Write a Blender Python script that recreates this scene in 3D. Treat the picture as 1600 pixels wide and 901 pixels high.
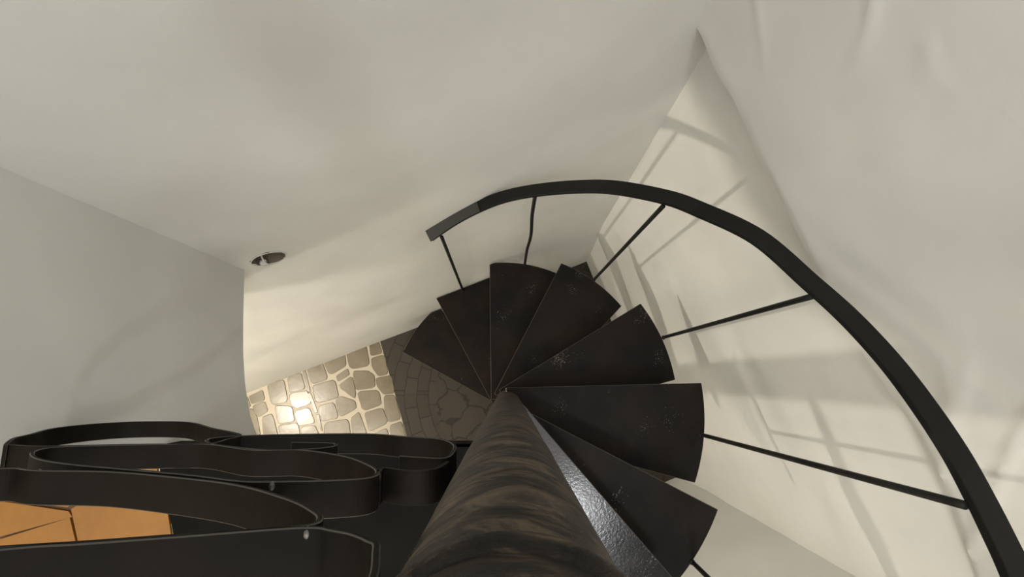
import bpy, bmesh, math, random
from mathutils import Vector, Matrix, noise
random.seed(4)
S = bpy.context.scene
for o in list(bpy.data.objects): bpy.data.objects.remove(o)
COL = S.collection

# ---------------------------------------------------------------- camera
RISE = 0.225
F_PX = 800.0
TX, TY = math.radians(9.90), math.radians(-0.49)
CAM = Vector((-0.001, 0.083, 2.95))
cx, sx, cy, sy = math.cos(TX), math.sin(TX), math.cos(TY), math.sin(TY)
M = Matrix(((cy, 0, sy), (0, 1, 0), (-sy, 0, cy))) @ Matrix(((1, 0, 0), (0, cx, -sx), (0, sx, cx)))
cd = bpy.data.cameras.new('camera'); cam = bpy.data.objects.new('camera', cd); COL.objects.link(cam)
cam.matrix_world = Matrix.Translation(CAM) @ M.to_4x4()
cd.sensor_width = 36; cd.lens = F_PX * 36 / 1600; cd.clip_start = 0.01
S.camera = cam

# ---------------------------------------------------------------- light and exposure
w = bpy.data.worlds.new('world'); S.world = w; w.use_nodes = True
w.node_tree.nodes['Background'].inputs[0].default_value = (0.8, 0.85, 1, 1)
w.node_tree.nodes['Background'].inputs[1].default_value = 0.01
def light(kind, name, loc, energy, color, size, rot=(0, 0, 0), sy=None):
    l = bpy.data.lights.new(name, kind); l.energy = energy; l.color = color
    if kind == 'AREA':
        l.size = size
        if sy: l.shape = 'RECTANGLE'; l.size_y = sy
    else: l.shadow_soft_size = size
    o = bpy.data.objects.new(name, l); o.location = loc; o.rotation_euler = rot; COL.objects.link(o); return o
light('POINT', 'lower_room_lamp', (-1.70, -0.19, 1.375), 80, (1.0, 0.90, 0.75), 0.035)
light('AREA', 'upper_room_ceiling_lamp', (0.46, -0.82, 4.40), 13, (0.96, 0.98, 1.0), 0.13)
light('AREA', 'lower_room_fill', (-1.30, -0.62, 1.885), 19, (1.0, 0.93, 0.80), 0.35)  # added soft fill to brighten the lower back wall, out of view
light('AREA', 'upper_room_softbox', (-0.60, -0.95, 4.44), 84, (1.0, 0.98, 0.95), 2.6)  # unseen softbox added for even light on the upper walls
light('POINT', 'upper_landing_lamp', (-2.3, -1.0, 3.7), 26, (1.0, 0.78, 0.55), 0.22)
S.view_settings.view_transform = 'Standard'; S.view_settings.look = 'None'
S.view_settings.gamma = 1; S.view_settings.use_curve_mapping = False
S.view_settings.exposure = -0.33

# ---------------------------------------------------------------- helpers
def ray(px, py): return (M @ Vector(((px - 800) / F_PX, (450.5 - py) / F_PX, -1))).normalized()
def at_z(px, py, z):
    d = ray(px, py); return CAM + d * ((z - CAM.z) / d.z)
def at_y(px, py, y):
    d = ray(px, py); return CAM + d * ((y - CAM.y) / d.y)
A21 = math.radians(21.5)
U = Vector((math.cos(A21), math.sin(A21), 0)); N = Vector((-math.sin(A21), math.cos(A21), 0))
def UN(u, n, z=0): return U * u + N * n + Vector((0, 0, z))
def at_u(px, py, u):
    d = ray(px, py); return CAM + d * ((u - CAM.dot(U)) / d.dot(U))
def at_n(px, py, n):
    d = ray(px, py); return CAM + d * ((n - CAM.dot(N)) / d.dot(N))
def lerp_tab(t, tab):
    if t <= tab[0][0]: return tab[0][1]
    for (a, b), (c, d) in zip(tab, tab[1:]):
        if t <= c: return b + (d - b) * (t - a) / (c - a)
    return tab[-1][1]
BACK = [(0, .536), (.3, .558), (.6, .583), (1.2, .589), (1.87, .596), (2.6, .60)]
def back_n(z): return lerp_tab(z, BACK)

def tag(o, label=None, cat=None, group=None, kind=None):
    if label: o['label'] = label
    if cat: o['category'] = cat
    if group: o['group'] = group
    if kind: o['kind'] = kind
    return o
def obj(name, bm, mats, parent=None, smooth=False, bevel=0, seg=2):
    me = bpy.data.meshes.new(name)
    bmesh.ops.recalc_face_normals(bm, faces=bm.faces)
    bm.to_mesh(me); bm.free()
    for m in (mats if isinstance(mats, (list, tuple)) else [mats]): me.materials.append(m)
    if smooth:
        for p in me.polygons: p.use_smooth = True
    o = bpy.data.objects.new(name, me); COL.objects.link(o)
    if parent: o.parent = parent
    if bevel:
        b = o.modifiers.new('bevel', 'BEVEL'); b.width = bevel; b.segments = seg; b.limit_method = 'ANGLE'; b.angle_limit = math.radians(40)
    return o
def empty(name, loc=(0, 0, 0)):
    o = bpy.data.objects.new(name, None); o.location = loc; o.empty_display_size = .1; COL.objects.link(o); return o
def prism(bm, pts, z0, z1, mi=0):
    a = [bm.verts.new((p[0], p[1], z0)) for p in pts]; b = [bm.verts.new((p[0], p[1], z1)) for p in pts]
    fs = [bm.faces.new(b), bm.faces.new(a[::-1])]
    n = len(pts)
    for i in range(n): fs.append(bm.faces.new((a[i], a[(i + 1) % n], b[(i + 1) % n], b[i])))
    for f in fs: f.material_index = mi
def tube(bm, path, r, n=16, cap=True):
    rings = []
    for i, p in enumerate(path):
        t = (path[min(i + 1, len(path) - 1)] - path[max(i - 1, 0)]).normalized()
        a = t.orthogonal().normalized() if i == 0 else (a - t * a.dot(t)).normalized()
        b = t.cross(a); rr = r[i] if isinstance(r, (list, tuple)) else r
        rings.append([bm.verts.new(p + (a * math.cos(q) + b * math.sin(q)) * rr) for q in [2 * math.pi * k / n for k in range(n)]])
    for r0, r1 in zip(rings, rings[1:]):
        for k in range(n): bm.faces.new((r0[k], r0[(k + 1) % n], r1[(k + 1) % n], r1[k]))
    if cap: bm.faces.new(rings[0][::-1]); bm.faces.new(rings[-1])
def sweep_rect(bm, path, sides, ups, hw, ht, closed=False):
    """bar of rectangular section: half width hw along side, half thickness ht along up"""
    rings = []
    for p, s, u in zip(path, sides, ups):
        rings.append([bm.verts.new(p + s * a * hw + u * b * ht) for a, b in ((-1, -1), (1, -1), (1, 1), (-1, 1))])
    m = len(rings)
    for i in range(m if closed else m - 1):
        r0, r1 = rings[i], rings[(i + 1) % m]
        for k in range(4): bm.faces.new((r0[k], r0[(k + 1) % 4], r1[(k + 1) % 4], r1[k]))
    if not closed: bm.faces.new(rings[0][::-1]); bm.faces.new(rings[-1])
def catmull(pts, n=10, closed=False):
    out = []; L = len(pts)
    P = lambda i: pts[i % L] if closed else pts[max(0, min(L - 1, i))]
    for i in range(L if closed else L - 1):
        a, b, c, d = P(i - 1), P(i), P(i + 1), P(i + 2)
        for k in range(n):
            t = k / n
            out.append(0.5 * ((2 * b) + (c - a) * t + (2 * a - 5 * b + 4 * c - d) * t * t + (3 * b - a - 3 * c + d) * t ** 3))
    if not closed: out.append(pts[-1].copy())
    return out

# ---------------------------------------------------------------- materials
def mat(name):
    m = bpy.data.materials.new(name); m.use_nodes = True
    nt = m.node_tree; return m, nt, nt.nodes['Principled BSDF']
def nd(nt, t, **kw):
    n = nt.nodes.new(t)
    for k, v in kw.items():
        if k.startswith('i_'): n.inputs[k[2:].replace('_', ' ')].default_value = v
        else: setattr(n, k, v)
    return n
def ramp(nt, fac, stops):
    r = nt.nodes.new('ShaderNodeValToRGB'); e = r.color_ramp.elements
    while len(e) < len(stops): e.new(.5)
    for x, (p, c) in zip(e, stops): x.position = p; x.color = (*c, 1)
    nt.links.new(fac, r.inputs[0]); return r.outputs[0]
def noise_tex(nt, scale, detail=4, rough=.5, vec=None):
    n = nd(nt, 'ShaderNodeTexNoise'); n.inputs['Scale'].default_value = scale; n.inputs['Detail'].default_value = detail; n.inputs['Roughness'].default_value = rough
    if vec is not None: nt.links.new(vec, n.inputs['Vector'])
    return n
def bump(nt, h, strength, dist, bsdf, prev=None):
    b = nd(nt, 'ShaderNodeBump'); b.inputs['Strength'].default_value = strength; b.inputs['Distance'].default_value = dist
    nt.links.new(h, b.inputs['Height'])
    if prev: nt.links.new(prev, b.inputs['Normal'])
    nt.links.new(b.outputs[0], bsdf.inputs['Normal']); return b.outputs[0]
def mapped(nt, scale=(1, 1, 1), rot=(0, 0, 0)):
    tc = nd(nt, 'ShaderNodeTexCoord'); mp = nd(nt, 'ShaderNodeMapping'); mp.inputs['Scale'].default_value = scale; mp.inputs['Rotation'].default_value = rot
    nt.links.new(tc.outputs['Object'], mp.inputs['Vector']); return mp.outputs[0]

def plaster(name, c0, c1):
    m, nt, b = mat(name); v = mapped(nt)
    n = noise_tex(nt, 2.6, 5, .55, v)
    nt.links.new(ramp(nt, n.outputs[0], [(.3, c0), (.7, c1)]), b.inputs['Base Color'])
    b.inputs['Roughness'].default_value = .62; b.inputs['Specular IOR Level'].default_value = .35
    p = bump(nt, noise_tex(nt, 7, 3, .5, v).outputs[0], .2, .012, b)
    p = bump(nt, noise_tex(nt, 90, 4, .6, v).outputs[0], .12, .002, b, p)
    return m
PLASTER = plaster('plaster_offwhite', (.62, .62, .59), (.71, .71, .68))

def steel(name, base, warm, rough, speck=True, spec=.16):
    m, nt, b = mat(name); v = mapped(nt)
    n = noise_tex(nt, 7, 6, .6, v)
    col = ramp(nt, n.outputs[0], [(.35, base), (.72, warm)])
    if speck:
        s = noise_tex(nt, 260, 1, .5, v)
        big = noise_tex(nt, 9, 2, .5, v)
        mul = nd(nt, 'ShaderNodeMath', operation='MULTIPLY'); nt.links.new(s.outputs[0], mul.inputs[0]); nt.links.new(big.outputs[0], mul.inputs[1])
        f = ramp(nt, mul.outputs[0], [(.44, (0, 0, 0)), (.48, (1, 1, 1))])
        mx = nd(nt, 'ShaderNodeMix', data_type='RGBA'); mx.inputs[7].default_value = (.16, .15, .13, 1)
        nt.links.new(f, mx.inputs[0]); nt.links.new(col, mx.inputs[6]); col = mx.outputs[2]
    nt.links.new(col, b.inputs['Base Color'])
    r = noise_tex(nt, 22, 5, .6, v)
    mr = nd(nt, 'ShaderNodeMapRange'); mr.inputs[3].default_value = rough - .08; mr.inputs[4].default_value = rough + .12
    nt.links.new(r.outputs[0], mr.inputs[0]); nt.links.new(mr.outputs[0], b.inputs['Roughness'])
    b.inputs['Specular IOR Level'].default_value = spec
    bump(nt, noise_tex(nt, 160, 3, .6, v).outputs[0], .18, .0015, b)
    return m
TREAD = steel('black_painted_tread_steel', (.006, .0058, .005), (.017, .0115, .008), .42, True, .10)
PLATE = steel('matt_black_landing_steel', (.004, .004, .0035), (.009, .008, .006), .6, False, .05)
TREAD_GLOSS = steel('glossy_black_tread_enamel', (.008, .008, .009), (.014, .013, .014), .15, True, .3)
RAIL = steel('black_painted_rail_steel', (.009, .009, .008), (.015, .014, .012), .5, False)
SCROLL = steel('black_scroll_iron', (.005, .0045, .0035), (.013, .010, .007), .6, False, .07)
EDGE, _nt, _b = mat('worn_and_highlit_edge'); _b.inputs['Base Color'].default_value = (.055, .050, .042, 1); _b.inputs['Roughness'].default_value = .4  # worn edges on the treads, painted edge highlights on the scrolls
WELD, _nt, _b = mat('weld_bead_metal'); _b.inputs['Base Color'].default_value = (.10, .095, .085, 1); _b.inputs['Metallic'].default_value = .6; _b.inputs['Roughness'].default_value = .4

def column_mat():
    m, nt, b = mat('brown_black_worn_column_paint')
    v = mapped(nt, (30, 30, 48)); n = noise_tex(nt, 1.0, 8, .70, v)
    n.inputs['Distortion'].default_value = .9
    nt.links.new(ramp(nt, n.outputs[0], [(.40, (.003, .0026, .002)), (.50, (.014, .010, .007)), (.61, (.10, .070, .044))]), b.inputs['Base Color'])
    b.inputs['Roughness'].default_value = .42; b.inputs['Specular IOR Level'].default_value = .22
    p = bump(nt, n.outputs[0], .8, .004, b)
    bump(nt, noise_tex(nt, 6, 3, .6, v).outputs[0], .25, .0015, b, p)
    return m
COLUMN = column_mat()

def stone_mat():
    m, nt, b = mat('tan_paving_stone'); v = mapped(nt)
    n = noise_tex(nt, 5, 5, .6, v)
    nt.links.new(ramp(nt, n.outputs[0], [(.3, (.10, .084, .054)), (.5, (.15, .128, .085)), (.7, (.19, .162, .112))]), b.inputs['Base Color'])
    b.inputs['Roughness'].default_value = .27
    bump(nt, noise_tex(nt, 30, 4, .6, v).outputs[0], .22, .003, b); return m
STONE = stone_mat()
def grout_mat():
    # grout around the laid stones, with the same stones as a cell pattern where the floor runs out of the hall
    m, nt, b = mat('pale_grout_between_stones'); v = mapped(nt)
    vo = nd(nt, 'ShaderNodeTexVoronoi', feature='DISTANCE_TO_EDGE'); vo.inputs['Scale'].default_value = 5.0; nt.links.new(v, vo.inputs['Vector'])
    n = noise_tex(nt, 5, 4, .6, v)
    stone = ramp(nt, n.outputs[0], [(.3, (.115, .092, .058)), (.7, (.22, .18, .125))])
    gc = nd(nt, 'ShaderNodeRGB'); gc.outputs[0].default_value = (.40, .355, .275, 1)
    e = ramp(nt, vo.outputs['Distance'], [(.04, (0, 0, 0)), (.06, (1, 1, 1))])
    sp = nd(nt, 'ShaderNodeSeparateXYZ'); nt.links.new(v, sp.inputs[0])
    far = nd(nt, 'ShaderNodeMath', operation='LESS_THAN'); far.inputs[1].default_value = -1.60; nt.links.new(sp.outputs[0], far.inputs[0])
    far2 = nd(nt, 'ShaderNodeMath', operation='LESS_THAN'); far2.inputs[1].default_value = -.36; nt.links.new(sp.outputs[1], far2.inputs[0])
    mxx = nd(nt, 'ShaderNodeMath', operation='MAXIMUM'); nt.links.new(far.outputs[0], mxx.inputs[0]); nt.links.new(far2.outputs[0], mxx.inputs[1])
    ml = nd(nt, 'ShaderNodeMath', operation='MULTIPLY'); nt.links.new(e, ml.inputs[0]); nt.links.new(mxx.outputs[0], ml.inputs[1])
    mx = nd(nt, 'ShaderNodeMix', data_type='RGBA'); nt.links.new(ml.outputs[0], mx.inputs[0]); nt.links.new(gc.outputs[0], mx.inputs[6]); nt.links.new(stone, mx.inputs[7])
    nt.links.new(mx.outputs[2], b.inputs['Base Color']); b.inputs['Roughness'].default_value = .5; return m
GROUT = grout_mat()
def medallion_mat():
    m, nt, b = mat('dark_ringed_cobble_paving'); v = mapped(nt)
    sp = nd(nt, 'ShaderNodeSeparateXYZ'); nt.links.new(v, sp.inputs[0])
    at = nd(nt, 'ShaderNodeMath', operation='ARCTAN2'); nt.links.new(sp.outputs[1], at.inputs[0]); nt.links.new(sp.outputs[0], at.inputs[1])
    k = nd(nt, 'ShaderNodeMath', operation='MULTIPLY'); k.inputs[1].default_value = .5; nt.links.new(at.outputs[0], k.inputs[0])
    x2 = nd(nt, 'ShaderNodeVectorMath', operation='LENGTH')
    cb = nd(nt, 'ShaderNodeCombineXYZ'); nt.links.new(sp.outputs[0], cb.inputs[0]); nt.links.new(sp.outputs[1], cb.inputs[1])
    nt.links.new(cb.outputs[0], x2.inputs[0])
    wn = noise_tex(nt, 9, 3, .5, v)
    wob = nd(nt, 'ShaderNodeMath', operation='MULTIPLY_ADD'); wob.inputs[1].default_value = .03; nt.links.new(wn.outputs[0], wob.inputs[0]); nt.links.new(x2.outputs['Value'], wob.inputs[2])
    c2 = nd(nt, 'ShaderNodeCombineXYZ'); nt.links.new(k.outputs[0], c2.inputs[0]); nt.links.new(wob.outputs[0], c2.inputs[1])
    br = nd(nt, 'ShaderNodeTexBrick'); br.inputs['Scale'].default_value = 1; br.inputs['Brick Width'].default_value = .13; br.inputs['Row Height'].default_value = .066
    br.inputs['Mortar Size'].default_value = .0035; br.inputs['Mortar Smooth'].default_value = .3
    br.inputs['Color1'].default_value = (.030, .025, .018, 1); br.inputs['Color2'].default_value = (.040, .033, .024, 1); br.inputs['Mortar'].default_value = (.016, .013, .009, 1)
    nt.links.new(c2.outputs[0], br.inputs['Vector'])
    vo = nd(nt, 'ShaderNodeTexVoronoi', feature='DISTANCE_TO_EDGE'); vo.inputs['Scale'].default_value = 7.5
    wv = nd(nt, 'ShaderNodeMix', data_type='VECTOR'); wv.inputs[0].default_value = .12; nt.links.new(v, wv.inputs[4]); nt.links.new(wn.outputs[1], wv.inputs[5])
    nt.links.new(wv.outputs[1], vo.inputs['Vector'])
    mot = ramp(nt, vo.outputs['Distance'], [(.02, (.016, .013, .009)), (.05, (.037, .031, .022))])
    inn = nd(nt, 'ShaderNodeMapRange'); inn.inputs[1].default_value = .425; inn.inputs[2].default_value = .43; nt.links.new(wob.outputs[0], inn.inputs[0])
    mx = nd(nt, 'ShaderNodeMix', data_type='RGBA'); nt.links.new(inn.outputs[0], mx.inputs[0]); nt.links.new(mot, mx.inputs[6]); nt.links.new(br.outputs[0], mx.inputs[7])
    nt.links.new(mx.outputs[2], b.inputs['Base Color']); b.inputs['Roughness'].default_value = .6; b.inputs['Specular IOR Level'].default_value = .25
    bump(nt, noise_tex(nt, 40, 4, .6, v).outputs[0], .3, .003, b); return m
MEDAL = medallion_mat()
def tile_mat():
    m, nt, b = mat('orange_ochre_floor_tile'); v = mapped(nt)
    n = noise_tex(nt, 9, 5, .6, v)
    nt.links.new(ramp(nt, n.outputs[0], [(.3, (.19, .074, .003)), (.7, (.29, .122, .008))]), b.inputs['Base Color'])
    b.inputs['Roughness'].default_value = .5; return m
TILE = tile_mat()
JOINT, _n, _b = mat('dark_tile_joint'); _b.inputs['Base Color'].default_value = (.10, .05, .02, 1); _b.inputs['Roughness'].default_value = .8
HOLE, _n, _b = mat('grey_broken_mortar'); _b.inputs['Base Color'].default_value = (.17, .145, .10, 1); _b.inputs['Roughness'].default_value = .9
CABLE, _n, _b = mat('pale_cable_sheath'); _b.inputs['Base Color'].default_value = (.6, .58, .5, 1); _b.inputs['Roughness'].default_value = .5

# ---------------------------------------------------------------- setting: walls
TOP = 4.5
def grid_wall(name, fn, us, zs, back, thick_dir, mats=PLASTER, amp=.004):
    """fn(s,z)->point; solid wall, wavy front face, flat back offset along thick_dir*back"""
    bm = bmesh.new(); F = []; B = []
    for s in us:
        rf, rb = [], []
        for z in zs:
            p = fn(s, z)
            d = amp * noise.noise(p * 2.7) + amp * .4 * noise.noise(p * 8)
            rf.append(bm.verts.new(p + thick_dir * d)); q = p + thick_dir * back; rb.append(bm.verts.new(q))
        F.append(rf); B.append(rb)
    n, m = len(us), len(zs)
    for i in range(n - 1):
        for j in range(m - 1):
            bm.faces.new((F[i][j], F[i + 1][j], F[i + 1][j + 1], F[i][j + 1])); bm.faces.new((B[i][j], B[i][j + 1], B[i + 1][j + 1], B[i + 1][j]))
    for i in range(n - 1):
        bm.faces.new((F[i][0], B[i][0], B[i + 1][0], F[i + 1][0])); bm.faces.new((F[i][-1], F[i + 1][-1], B[i + 1][-1], B[i][-1]))
    for j in range(m - 1):
        bm.faces.new((F[0][j], F[0][j + 1], B[0][j + 1], B[0][j])); bm.faces.new((F[-1][j], B[-1][j], B[-1][j + 1], F[-1][j + 1]))
    return obj(name, bm, mats, smooth=False)
def rng(a, b, n): return [a + (b - a) * i / n for i in range(n + 1)]
def soft(o):
    for p in o.data.polygons: p.use_smooth = True
    o.data.set_sharp_from_angle(angle=math.radians(35)); tag(o, kind='structure'); return o

RIGHT_U = .717
LEFT_U = -.514
back_us = rng(-3.0, -1.0, 10) + rng(-.95, .85, 44)
back = grid_wall('wall_back', lambda s, z: UN(s, back_n(z), z), back_us, rng(-.03, 2.6, 60) + rng(2.75, TOP, 6), .25, N)
# round hole broken into the back wall
hp = at_n(420, 404, back_n(1.63))
cb_ = bmesh.new(); hr = .043
ring0, ring1 = [], []
for k in range(36):
    a = 2 * math.pi * k / 36; r = hr * (1 + .05 * math.sin(5 * a + 1) + random.uniform(-.05, .05))
    off = U * math.cos(a) * r + Vector((0, 0, math.sin(a) * r))
    ring0.append(cb_.verts.new(hp + off - N * .05)); ring1.append(cb_.verts.new(hp + off * .96 + N * .07))
for k in range(36): cb_.faces.new((ring0[k], ring0[(k + 1) % 36], ring1[(k + 1) % 36], ring1[k]))
cb_.faces.new(ring0[::-1]); cb_.faces.new(ring1)
cut = obj('cutter', cb_, HOLE)
md = back.modifiers.new('hole', 'BOOLEAN'); md.object = cut; md.operation = 'DIFFERENCE'; md.solver = 'EXACT'
back.data.materials.append(HOLE)
bpy.context.view_layer.update()
ev = back.evaluated_get(bpy.context.evaluated_depsgraph_get())
nm = bpy.data.meshes.new_from_object(ev); back.modifiers.clear(); back.data = nm
bpy.data.objects.remove(cut)
soft(back)

# right wall: lower part, and the slightly thicker upper part ending in an uneven lip
LIP = [(1060, -5), (1092, 55), (1112, 105), (1148, 165), (1180, 240), (1228, 335), (1280, 440), (1350, 560), (1430, 680), (1470, 760), (1500, 850), (1530, 940)]
def upper_u(n): return lerp_tab(n, [(-1.2, .717), (-.45, .714), (-.2, .704), (.1, .685), (.35, .668), (.62, .650)])
lip = []
for px, py in LIP:
    u = .69
    for _ in range(8):
        p = at_u(px, py, u); u = upper_u(p.dot(N))
    lip.append((p.dot(N), p.z))
lip.sort()
def lip_z(n): return lerp_tab(n, lip)
right = soft(grid_wall('wall_right', lambda s, z: UN(RIGHT_U + (.012 * max(0, 1 - z / .3)) * -0.6, s, z), rng(-2.7, -1.0, 8) + rng(-.95, .85, 44), rng(-.03, 2.3, 50) + rng(2.4, TOP, 4), .25, U, amp=.006))
bm = bmesh.new(); cols = []
for s in rng(-2.7, -1.0, 8) + rng(-.99, .66, 165):
    z0 = lip_z(s); u0 = upper_u(s); col = []
    jig = .003 * noise.noise(Vector((s * 6, 3, 0))) + .0025 * noise.noise(Vector((s * 19, 7, 0)))
    prof = [(RIGHT_U + .03, z0 + jig + .014), (u0 + .006, z0 + jig + .002), (u0 + .001, z0 + jig + .004), (u0 - .0, z0 + jig + .012)]
    for q in range(1, 91):
        z = z0 + .012 + (3.0 - z0) * q / 90
        p = UN(u0, s, z)
        g = s * .75 + (z - z0) * .66; h = -s * .66 + (z - z0) * .75
        rid = .008 * (1 - abs(noise.noise(Vector((g * 2.5, h * 11, 4))))) ** 14 * max(0, noise.noise(Vector((g * 2.2, h * 4, 9))) * 1.6 + .25) if z < z0 + .42 else 0
        prof.append((u0 - .004 + .006 * noise.noise(p * 3.2) + .0022 * noise.noise(p * 9) - rid, z))
    prof.append((u0, TOP)); prof.append((RIGHT_U + .03, TOP))
    cols.append([bm.verts.new(UN(u, s, z)) for u, z in prof])
for c0, c1 in zip(cols, cols[1:]):
    for j in range(len(c0)):
        bm.faces.new((c0[j], c1[j], c1[(j + 1) % len(c0)], c0[(j + 1) % len(c0)]))
bm.faces.new(cols[0]); bm.faces.new(cols[-1][::-1])
ur = obj('wall_right_upper', bm, PLASTER); soft(ur)

# left wall above an arched opening; it ends at the balustrade upstairs
def left_u(n): return LEFT_U - .075 * (.6 - n) / .6
arch = []
for px, py in [(378, 380), (382, 418), (381, 460), (380, 500), (380, 550), (383, 600), (391, 650), (401, 678)]:
    p = at_u(px, py, LEFT_U)
    for _ in range(6): p = at_u(px, py, left_u(p.dot(N)))
    arch.append((p.dot(N), p.z))
arch.sort()
n_end = -.21   # jamb upstairs
def arch_z(n): return lerp_tab(n, arch)
bm = bmesh.new(); ns = rng(arch[0][0], .64, 36)
A_, B_ = [], []
jn = Vector((0, -.028, 0))
ns = [(-.028 - LEFT_U * U.y) / N.y] + [q for q in rng(-.3, .64, 60) if q > (-.028 - LEFT_U * U.y) / N.y + .005]
TH = .22
for s in ns:
    z0 = arch_z(s); ra, rb = [], []
    for q in range(31):
        z = z0 + (TOP - z0) * (q / 30) ** 1.5
        p = UN(LEFT_U, s, z); e = .003 * noise.noise(p * 2.3) * (0 if q == 0 else 1)
        zb = min(z0, 1.528); zb = zb + (TOP - zb) * (q / 30) ** 1.5  # unseen far underside lowered to cut the lower lamp off the right wall
        ra.append(bm.verts.new(UN(left_u(s) + e, s, z))); rb.append(bm.verts.new(UN(left_u(s) - TH, max(s, (-.028 - (left_u(s) - TH) * U.y) / N.y + .01 * (s - ns[0])), zb)))
    A_.append(ra); B_.append(rb)
for i in range(len(ns) - 1):
    for j in range(30):
        bm.faces.new((A_[i][j], A_[i + 1][j], A_[i + 1][j + 1], A_[i][j + 1])); bm.faces.new((B_[i][j], B_[i][j + 1], B_[i + 1][j + 1], B_[i + 1][j]))
    bm.faces.new((A_[i][0], B_[i][0], B_[i + 1][0], A_[i + 1][0])); bm.faces.new((A_[i][-1], A_[i + 1][-1], B_[i + 1][-1], B_[i][-1]))
for i in (0, -1):
    for j in range(30): bm.faces.new((A_[i][j], B_[i][j], B_[i][j + 1], A_[i][j + 1]))
soft(obj('wall_left', bm, PLASTER, bevel=.004))

def slab(name, pts, z0, z1, m=PLASTER):
    bm = bmesh.new(); prism(bm, pts, z0, z1); o = obj(name, bm, m); tag(o, kind='structure'); return o
def quadUN(u0, u1, n0, n1): return [UN(u0, n0), UN(u1, n0), UN(u1, n1), UN(u0, n1)]
slab('wall_front', quadUN(-3, .73, -.95, -.765), -.03, 1.90)
slab('wall_front_upper', quadUN(-3, .75, -2.75, -2.6), 2.0, TOP)
slab('wall_far_left', quadUN(-3.15, -3.0, -2.7, .75), -.03, TOP)
slab('ceiling', quadUN(-3.15, .95, -2.75, .85), TOP, TOP + .1)

# ground floor: pale jointed stones in the hall, dark ringed paving under the stair
E0, E1 = at_z(588, 512, 0), at_z(638, 690, 0); ed = (E1 - E0).normalized()
Ea = E0 - ed * 1.0; Eb = E0 + ed * 2.4
bm = bmesh.new()
def clip_half(poly, p0, d, keep):
    out = []; f = lambda p: keep * ((p.x - p0.x) * d.y - (p.y - p0.y) * d.x)
    for a, b in zip(poly, poly[1:] + poly[:1]):
        fa, fb = f(a), f(b)
        if fa >= 0: out.append(a)
        if fa * fb < 0: out.append(a.lerp(b, fa / (fa - fb)))
    return out
base = quadUN(-3, .8, -1.5, .7)
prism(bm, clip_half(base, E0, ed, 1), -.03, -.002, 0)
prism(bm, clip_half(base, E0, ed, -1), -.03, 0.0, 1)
if True:
    STN = [[(82,700),(140,675),(150,715),(95,735)],[(98,742),(150,722),(165,765),(125,792),(105,770)],[(162,650),(235,628),(250,722),(185,738)],
     [(252,615),(310,598),(328,665),(262,682)],[(316,592),(332,588),(352,680),(340,680)],[(334,572),(402,548),(428,622),(360,645)],[(410,545),(498,510),(510,565),(438,605)],
     [(505,488),(592,460),(610,565),(530,580)],[(608,452),(642,432),(667,512),(618,522)],[(618,535),(678,520),(692,600),(650,610),(625,575)],[(465,612),(515,578),(522,608),(475,636)],
     [(540,592),(600,588),(632,610),(635,660),(555,672)],[(362,655),(458,628),(475,705),(380,728)],[(480,650),(535,615),(552,680),(545,708),(490,670)],
     [(262,692),(335,675),(355,730),(290,752),(268,735)],[(342,690),(354,688),(385,770),(372,775)],[(195,742),(270,745),(280,808),(212,820)],[(285,768),(345,750),(370,815),(300,830)],
     [(388,745),(455,728),(472,795),(402,808)],[(465,722),(485,700),(545,720),(552,755),(480,790)],[(642,622),(705,608),(720,685),(675,692),(645,655)],[(560,682),(650,675),(665,735),(585,762)],
     [(675,702),(722,695),(748,800),(695,812),(678,760)],[(590,772),(668,752),(690,815),(612,855)],[(415,820),(515,800),(528,885),(415,895)],[(530,800),(565,770),(600,875),(540,890)],
     [(212,830),(295,820),(310,895),(226,900)],[(310,840),(370,828),(400,895),(322,895)],[(378,785),(390,785),(404,850),(398,850)],[(140,795),(185,780),(212,895),(150,905)],
     [(618,872),(685,840),(700,890),(625,910)],[(700,832),(755,812),(775,900),(715,905)],[(30,720),(74,703),(90,745),(40,765)],[(45,775),(95,755),(120,800),(132,880),(60,890)],
     [(415,905),(535,895),(545,960),(425,970)],[(550,900),(610,885),(640,960),(560,970)],[(225,910),(310,905),(325,975),(240,985)],[(325,905),(400,905),(412,975),(338,980)],
     [(640,920),(700,905),(715,970),(655,980)],[(712,915),(780,908),(798,980),(728,985)],[(60,900),(140,895),(155,990),(75,1000)],[(155,915),(215,908),(230,990),(168,995)]]
    for poly in STN:
        P = [at_z(360 + x / 2.815, 370 + y / 2.815, 0.0) for x, y in poly]
        c = sum(P, Vector()) / len(P)
        q = []
        for i, p in enumerate(P):
            a, b = P[i - 1], P[(i + 1) % len(P)]
            for t in (.22, .09): q.append(p.lerp(a, t) * 1.0 + (c - p) * (.0 if t > .2 else .03))
            for t in (.09, .22): q.append(p.lerp(b, t) + (c - p) * (.0 if t > .2 else .03))
        P = None; q = [c + (v - c) * 1.075 for v in q]
        q = [Vector((v.x + .004 * noise.noise(v * 30), v.y + .004 * noise.noise(v * 30 + Vector((9, 0, 0))), 0)) for v in q]
        lo = [bm.verts.new((v.x, v.y, -.004)) for v in q]; hi = [bm.verts.new((v.x, v.y, .0008)) for v in q]
        tp = [bm.verts.new((v.x * .96 + c.x * .04, v.y * .96 + c.y * .04, .002)) for v in q]
        L = len(q)
        for i in range(L):
            for r0, r1 in ((lo, hi), (hi, tp)):
                f = bm.faces.new((r0[i], r0[(i + 1) % L], r1[(i + 1) % L], r1[i])); f.material_index = 2
        f = bm.faces.new(tp); f.material_index = 2
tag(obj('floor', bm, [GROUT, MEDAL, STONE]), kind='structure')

# upper floor slab with ochre tiles
ZL = RISE * 9
T0, T1 = at_z(245, 730, ZL), at_z(270, 850, ZL); td = (T1 - T0).normalized()
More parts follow.
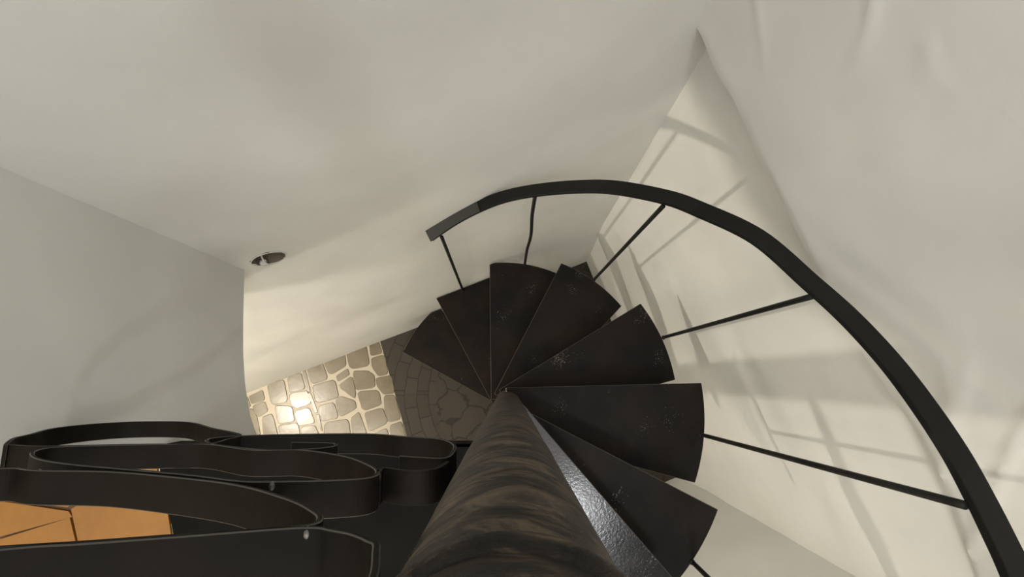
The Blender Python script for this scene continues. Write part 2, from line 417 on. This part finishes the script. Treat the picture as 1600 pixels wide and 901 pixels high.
# keep clear of the stairwell: only the part behind the left wall or in front of the opening
bm = bmesh.new()
LU = LEFT_U - .075
poly_left = clip_half(quadUN(-3.0, .717, -2.6, .59), T0, td, 1)
poly_left = clip_half(poly_left, UN(LU - .09, 0), N, -1)
prism(bm, poly_left, ZL - .125, ZL - .004, 0)
prism(bm, quadUN(-.75, .717, -2.6, -.80), ZL - .125, ZL - .004, 0)
# tiles: the traced ones by the stairhead and a diagonal lay beyond
TL = [[(0, 782), (108, 798), (114, 807), (0, 838)], [(0, 842), (110, 808), (119, 845), (121, 905), (0, 925)],
      [(112, 795), (150, 770), (262, 795), (272, 862), (124, 850)], [(106, 792), (-20, 775), (60, 690), (180, 700), (246, 732), (258, 790), (150, 764)],
      [(-120, 800), (-6, 782), (-6, 838), (-120, 870)], [(-130, 880), (-8, 846), (-8, 930), (-130, 960)], [(126, 858), (274, 868), (290, 960), (130, 960)]]
for poly in TL:
    P = [at_z(x, y, ZL) for x, y in poly]
    prism(bm, P, ZL - .003, ZL + .0015, 1)
for i in range(-12, 1):
    for j in range(-12, 5):
        p0 = Vector((-1.10 + i * .16, j * .16 - .02, 0)); a = .35
        P = [p0 + Matrix.Rotation(a, 3, 'Z') @ Vector(q) for q in ((.003, .003, 0), (.157, .003, 0), (.157, .157, 0), (.003, .157, 0))]
        if all(-3 < v.dot(U) < LU - .1 and -2.5 < v.dot(N) < .58 for v in P) and max(v.x for v in P) < -1.04: prism(bm, P, ZL - .003, ZL + .0015, 1)
tag(obj('floor_upper', bm, [JOINT, TILE]), kind='structure')

# ---------------------------------------------------------------- spiral stair
stair = tag(empty('spiral_staircase', (0, 0, 0)), 'black steel spiral staircase with wedge treads winding around a thick brown-black pole', 'staircase')
CR = .0413
bm = bmesh.new()
tube(bm, [Vector((0, 0, z)) for z in rng(0, 3.25, 60)], [CR + .0006 * noise.noise(Vector((0, 0, z * 9))) for z in rng(0, 3.25, 60)], 64)
tag(obj('central_pole', bm, COLUMN, stair, smooth=True), 'thick round pole with worn brown-black paint')
bm = bmesh.new()
tube(bm, [Vector((0, 0, 2.805 + .012 * k / 8)) for k in range(9)], [CR + .0034 * math.sin(math.pi * k / 8) for k in range(9)], 64)
obj('pole_weld_ring', bm, COLUMN, stair, smooth=True)

LEAD = {1: (628, 549), 2: (679, 461), 3: (765, 411), 4: (877, 411), 5: (1001, 474), 6: (1096, 598), 7: (1122, 796), 8: (1082, 938)}
TRAIL = {1: (684, 478), 4: (971, 478), 5: (1055, 593), 6: (1086, 754)}
LIN = {1: (765, 625), 2: (765, 622), 3: (767, 620), 4: (795, 570), 5: (785, 605), 6: (800, 605), 7: (829, 645), 8: (840, 657)}   # where each nosing line meets the pole
R = .593
def ang(p): return math.atan2(p.y, p.x)
def tread_poly(k):
    z = RISE * k
    nom = math.radians(158.5 - 30.5 * (k - 1))
    if k in LEAD: L = at_z(*LEAD[k], z); L.z = 0; a0 = ang(L); rl = L.length
    else: a0 = nom; rl = R; L = Vector((R * math.cos(a0), R * math.sin(a0), 0))
    if k in TRAIL: T = at_z(*TRAIL[k], z); T.z = 0; a1 = ang(T); rt = T.length
    else: a1 = a0 - math.radians(30); rt = R
    if k == 1: rl = rt = None
    arc = []
    for i in range(25):
        t = i / 24; a = a0 + (a1 - a0) * t
        r = R if rl is None else (rl + (rt - rl) * t)
        # keep the corners where they are, with the plate's true radius between them
        arc.append(Vector((r * math.cos(a), r * math.sin(a), 0)))
    if k == 1: arc[0] = L; arc[-1] = T
    ld = Vector((math.cos(a0), math.sin(a0), 0)); tdv = Vector((math.cos(a1), math.sin(a1), 0))
    if k in LIN:
        q = at_z(*LIN[k], z); q.z = 0; d = (q - arc[0]).normalized()
        t = -arc[0].dot(ld) / d.dot(ld); li = arc[0] + d * (t - .005)
        off = Vector((-ld.y, ld.x, 0)); o_ = li.dot(off); li = ld * -.0 + off * max(.02, min(.09, o_))
    else: li = Vector((-ld.y, ld.x, 0)) * .045
    ti = Vector((tdv.y, -tdv.x, 0)) * .075 + tdv * .03
    mid = (ld + tdv).normalized()
    return arc, li, ti
def clip_wall(poly, z):
    c = back_n(z) - .004; out = []
    for a, b in zip(poly, poly[1:] + poly[:1]):
        fa, fb = c - a.dot(N), c - b.dot(N)
        if fa >= 0: out.append(a)
        if fa * fb < 0: out.append(a.lerp(b, fa / (fa - fb)))
    return out
for k in range(1, 9):
    z = RISE * k
    arc, li, ti = tread_poly(k)
    poly = clip_wall(arc + [ti, li], z)
    bm = bmesh.new(); prism(bm, poly, z - .012, z)
    t = obj('tread', bm, [TREAD_GLOSS if k == 8 else TREAD, EDGE], stair, bevel=.0012, seg=1)
    t.modifiers['bevel'].material = 1
    if k == 8: tag(t, 'shiny upper tread')
# landing plate: a quarter of a circle, wider than the treads
bm = bmesh.new(); z = ZL
a0, a1 = math.radians(-85.5), math.radians(-177.5)
pl = [Vector((.03, -.045, 0))] + [Vector((R * math.cos(a), R * math.sin(a), 0)) for a in rng(a0, math.radians(-140), 14)]
pl += [T0 + td * .42 + Vector((.004, 0, 0)), T0 + td * -.02 + Vector((.004, 0, 0)), Vector((-.62, -.030, 0)), Vector((-.03, -.030, 0))]
for p in pl: p.z = 0
prism(bm, pl, z - .006, z)
for q0, q1 in ((pl[-2], pl[-1]),):
    prism(bm, [q0, q1, q1 + Vector((0, -.006, 0)), q0 + Vector((0, -.006, 0))], z - .05, z)
tag(obj('landing_plate', bm, PLATE, stair, bevel=.0008), 'wide quarter-circle top plate')

# handrail: flat bar; solve every traced point for its distance on the rail's own radius
RC = [(671, 369), (711, 342), (754, 320), (793, 306), (841, 297), (900, 292), (960, 293), (1040, 308), (1095, 328), (1183, 370), (1266, 441), (1328, 497), (1389, 563), (1442, 632), (1492, 707), (1532, 780), (1563, 842), (1590, 900)]
RR = .612
def rail_pt(px, py):
    d = ray(px, py); a = d.x * d.x + d.y * d.y; b = CAM.x * d.x + CAM.y * d.y; c = CAM.x ** 2 + CAM.y ** 2 - RR * RR
    t = (-b + math.sqrt(b * b - a * c)) / a; p = CAM + d * t
    for _ in range(4):
        lim = back_n(p.z) - .020
        if p.dot(N) > lim: t = (lim - CAM.dot(N)) / d.dot(N); p = CAM + d * t
    return p
rp = [rail_pt(*q) for q in RC]
# smooth the heights
for _ in range(3):
    zs = [p.z for p in rp]
    for i in range(1, len(rp) - 1):
        zt = (zs[i - 1] + 2 * zs[i] + zs[i + 1]) / 4; rp[i] = at_z(*RC[i], zt)
last = rp[-1]; sl_ = (rp[-1].z - rp[-4].z) / (math.atan2(rp[-1].y, rp[-1].x) - math.atan2(rp[-4].y, rp[-4].x))
al = ang(last); rl = math.hypot(last.x, last.y)
for k in range(1, 5):
    a = al - math.radians(8 * k); rp.append(Vector((rl * math.cos(a), rl * math.sin(a), last.z + sl_ * (a - al))))
path = catmull(rp, 8)
sides, ups = [], []
for i, p in enumerate(path):
    t = (path[min(i + 1, len(path) - 1)] - path[max(i - 1, 0)]).normalized()
    r = Vector((p.x, p.y, 0)).normalized(); u = t.cross(r).normalized()
    if u.z < 0: u = -u
    s = u.cross(t).normalized(); sides.append(s); ups.append(u)
bm = bmesh.new(); sweep_rect(bm, path, sides, ups, .0175, .0065)
rail = obj('handrail', bm, RAIL, stair, bevel=.0015)
tag(rail, 'flat black bar handrail')
GREY, _n, _b = mat('scuffed_grey_steel'); _b.inputs['Base Color'].default_value = (.030, .031, .027, 1); _b.inputs['Roughness'].default_value = .5
bm = bmesh.new(); k = [i for i, p in enumerate(path) if p.x < rp[2].x][-1] + 1
sweep_rect(bm, [p + u * .0077 for p, u in zip(path[:k], ups[:k])], sides[:k], ups[:k], .0190, .0012)
tag(obj('rail_end_strip', bm, GREY, rail), 'scuffed grey strip on the lower end of the rail')
BAL = {2: ((718, 440), (688, 374)), 3: ((820, 413), (836, 306)), 4: ((928, 437), (1036, 322)), 5: ((1037, 527), (1268, 463)), 6: ((1096, 679), (1508, 789)), 7: ((1082, 878), None)}
for k, (b, t) in BAL.items():
    z = RISE * k; p0 = at_z(*b, z)
    if k == 2: p0 = p0 - N * max(0, p0.dot(N) - (back_n(z) - .014))
    if k > 2: p0 = p0 + Vector((p0.x, p0.y, 0)).normalized() * .003
    if t:
        # nearest rail point to the traced top
        d = ray(*t); best = min(path, key=lambda q: ((q - CAM) - d * (q - CAM).dot(d)).length)
        p1 = at_z(*t, best.z - .003)
    else:
        d0 = Vector((p0.x, p0.y)).normalized()
        best = max(path, key=lambda q: Vector((q.x, q.y)).normalized().dot(d0)); p1 = Vector((best.x - .01 * d0.x, best.y - .01 * d0.y, best.z - .003))
    if k == 2: p1 = at_z(*t, best.z); p1 = p1 - N * max(0, p1.dot(N) - (back_n(p1.z) - .018)) + Vector((.004, .008, 0))
    p0.z -= .015
    m_ = p0.lerp(p1, .55) + (Vector((.006, -.002, 0)) if k == 3 else Vector((0, 0, 0)))
    bm = bmesh.new(); tube(bm, catmull([p0, p0.lerp(p1, .3), m_, p0.lerp(p1, .8), p1], 5), .0058, 14)
    bl = obj('baluster', bm, RAIL, stair, smooth=True)
    wb = bmesh.new()
    bmesh.ops.create_icosphere(wb, subdivisions=2, radius=.0075, matrix=Matrix.Translation(Vector((p0.x, p0.y, z + .0005)) - Vector((p0.x, p0.y, 0)).normalized() * .004) @ Matrix.Diagonal((1, 1, .5, 1)))
    for v in wb.verts: v.co += Vector((noise.noise(v.co * 200), noise.noise(v.co * 170), 0)) * .001
    obj('weld_bead', wb, RAIL, bl, smooth=True)

# ---------------------------------------------------------------- landing balustrade of scrolled flat bar
bal = tag(empty('landing_balustrade', (-.28, 0, ZL)), 'black iron balustrade of looping flat-bar scrolls beside the ochre tiled landing', 'balustrade')
HW = .0115; PY = .008
def H(X, h): return Vector((X * .91, PY, CAM.z - h * .91))
def fr(x, y): return at_y(x, y, PY + HW)
SC = {
 'A': ([fr(*q) for q in [(9, 694), (22, 684), (47, 678), (87, 668), (156, 661), (225, 658), (294, 659), (331, 668), (375, 678)]] + [fr(352, 686), fr(322, 692), fr(220, 693), fr(125, 695), fr(60, 696), fr(18, 694)], True),
 'B': ([fr(*q) for q in [(50, 707), (62, 701), (85, 698), (125, 696), (220, 694), (322, 693), (394, 702), (470, 702), (540, 712), (580, 727), (590, 737), (575, 745), (520, 749), (430, 751), (375, 750), (300, 741), (200, 732), (110, 724), (62, 716)]], True),
 'C': ([fr(*q) for q in [(456, 690), (516, 691), (525, 694), (516, 697), (487, 700), (437, 702), (394, 700), (337, 693), (323, 686), (345, 682), (400, 679), (500, 677), (581, 677), (631, 681), (687, 685), (709, 693)]] + [fr(708, 704), fr(694, 714), fr(653, 713), fr(625, 711)], False),
 'G': ([fr(*q) for q in [(592, 736), (600, 730), (637, 734), (678, 732), (700, 720)]], False),
 'D': ([fr(*q) for q in [(0, 731), (62, 734), (175, 736), (281, 745), (375, 757), (453, 779), (490, 797), (500, 808), (487, 817), (437, 823), (281, 834), (130, 845), (0, 853)]] + [H(-.30, .212), H(-.385, .24), H(-.425, .30), H(-.42, .36)], True),
 'E': ([fr(*q) for q in [(0, 856), (130, 847), (281, 836), (437, 824), (494, 822), (519, 826), (550, 832), (575, 842), (588, 856)]] + [H(-.050, .175), H(-.09, .13), H(-.20, .115), H(-.30, .15), H(-.29, .195)], True),
}
for key, (pts, closed) in SC.items():
    pts = [Vector((p.x, PY, p.z)) for p in pts]
    path = catmull(pts, 8, closed); n = len(path); sd, up = [], []
    for i in range(n):
        a = path[(i + 1) % n] if closed else path[min(i + 1, n - 1)]; b = path[i - 1] if (closed or i) else path[0]
        t = (a - b).normalized(); sd.append(Vector((0, 1, 0))); up.append(t.cross(Vector((0, 1, 0))).normalized())
    bm = bmesh.new(); sweep_rect(bm, path, sd, up, HW, .0016, closed)
    sc = obj('scroll', bm, [SCROLL, EDGE], bal, bevel=.0006, seg=1); sc.modifiers['bevel'].material = 1  # pale bevels paint thin highlights along the bar edges
    for p in sc.data.polygons: p.use_smooth = False
for q in [(115, 696), (333, 692), (470, 702), (590, 738), (425, 752), (480, 823), (60, 733)]:
    p = fr(*q); wb = bmesh.new()
    bmesh.ops.create_icosphere(wb, subdivisions=2, radius=.0026, matrix=Matrix.Translation(Vector((p.x, PY + HW * .75, p.z - .001))) @ Matrix.Diagonal((.8, 1.2, .8, 1)))
    obj('weld_bead', wb, WELD, bal, smooth=True)

# ---------------------------------------------------------------- open electrical hole in the wall
jb = tag(empty('wiring_hole', hp + N * .02), 'round broken wiring hole in the white back wall beside the arch', 'wall hole')
bm = bmesh.new(); rim = []
for k in range(48):
    a = 2 * math.pi * k / 48; r = hr * (1.02 + .05 * noise.noise(Vector((math.cos(a) * 3, math.sin(a) * 3, 0))))
    rim.append(hp + U * math.cos(a) * r + Vector((0, 0, math.sin(a) * r)) - N * .001)
rim.append(rim[0].copy()); tube(bm, rim, [.0013 + .0012 * noise.noise(p * 90) for p in rim], 6)
o = obj('plaster_rim', bm, PLASTER, None, smooth=True); o.parent = jb; o.matrix_parent_inverse = Matrix.Translation(-jb.location)
bm = bmesh.new()
tube(bm, catmull([hp + U * -.010 + N * .06 + Vector((0, 0, .01)), hp + U * -.012 + N * .02 + Vector((0, 0, .012)), hp + U * -.014 - N * .004 + Vector((0, 0, -.002)), hp + U * -.012 - N * .006 + Vector((0, 0, -.022))], 6), .0022, 8)
o = obj('cable_end', bm, CABLE, None, smooth=True); o.parent = jb; o.matrix_parent_inverse = Matrix.Translation(-jb.location)
bm = bmesh.new()
bmesh.ops.create_icosphere(bm, subdivisions=3, radius=.009, matrix=Matrix.Translation(hp + U * -.026 + N * .006 + Vector((0, 0, -.026))))
for v in bm.verts: v.co += (v.co - hp).normalized() * .006 * noise.noise(v.co * 120)
o = obj('plaster_lump', bm, PLASTER, None, smooth=True); o.parent = jb; o.matrix_parent_inverse = Matrix.Translation(-jb.location)
# children of offset empties keep their world place
for c in bal.children: c.matrix_parent_inverse = Matrix.Translation(-bal.location)
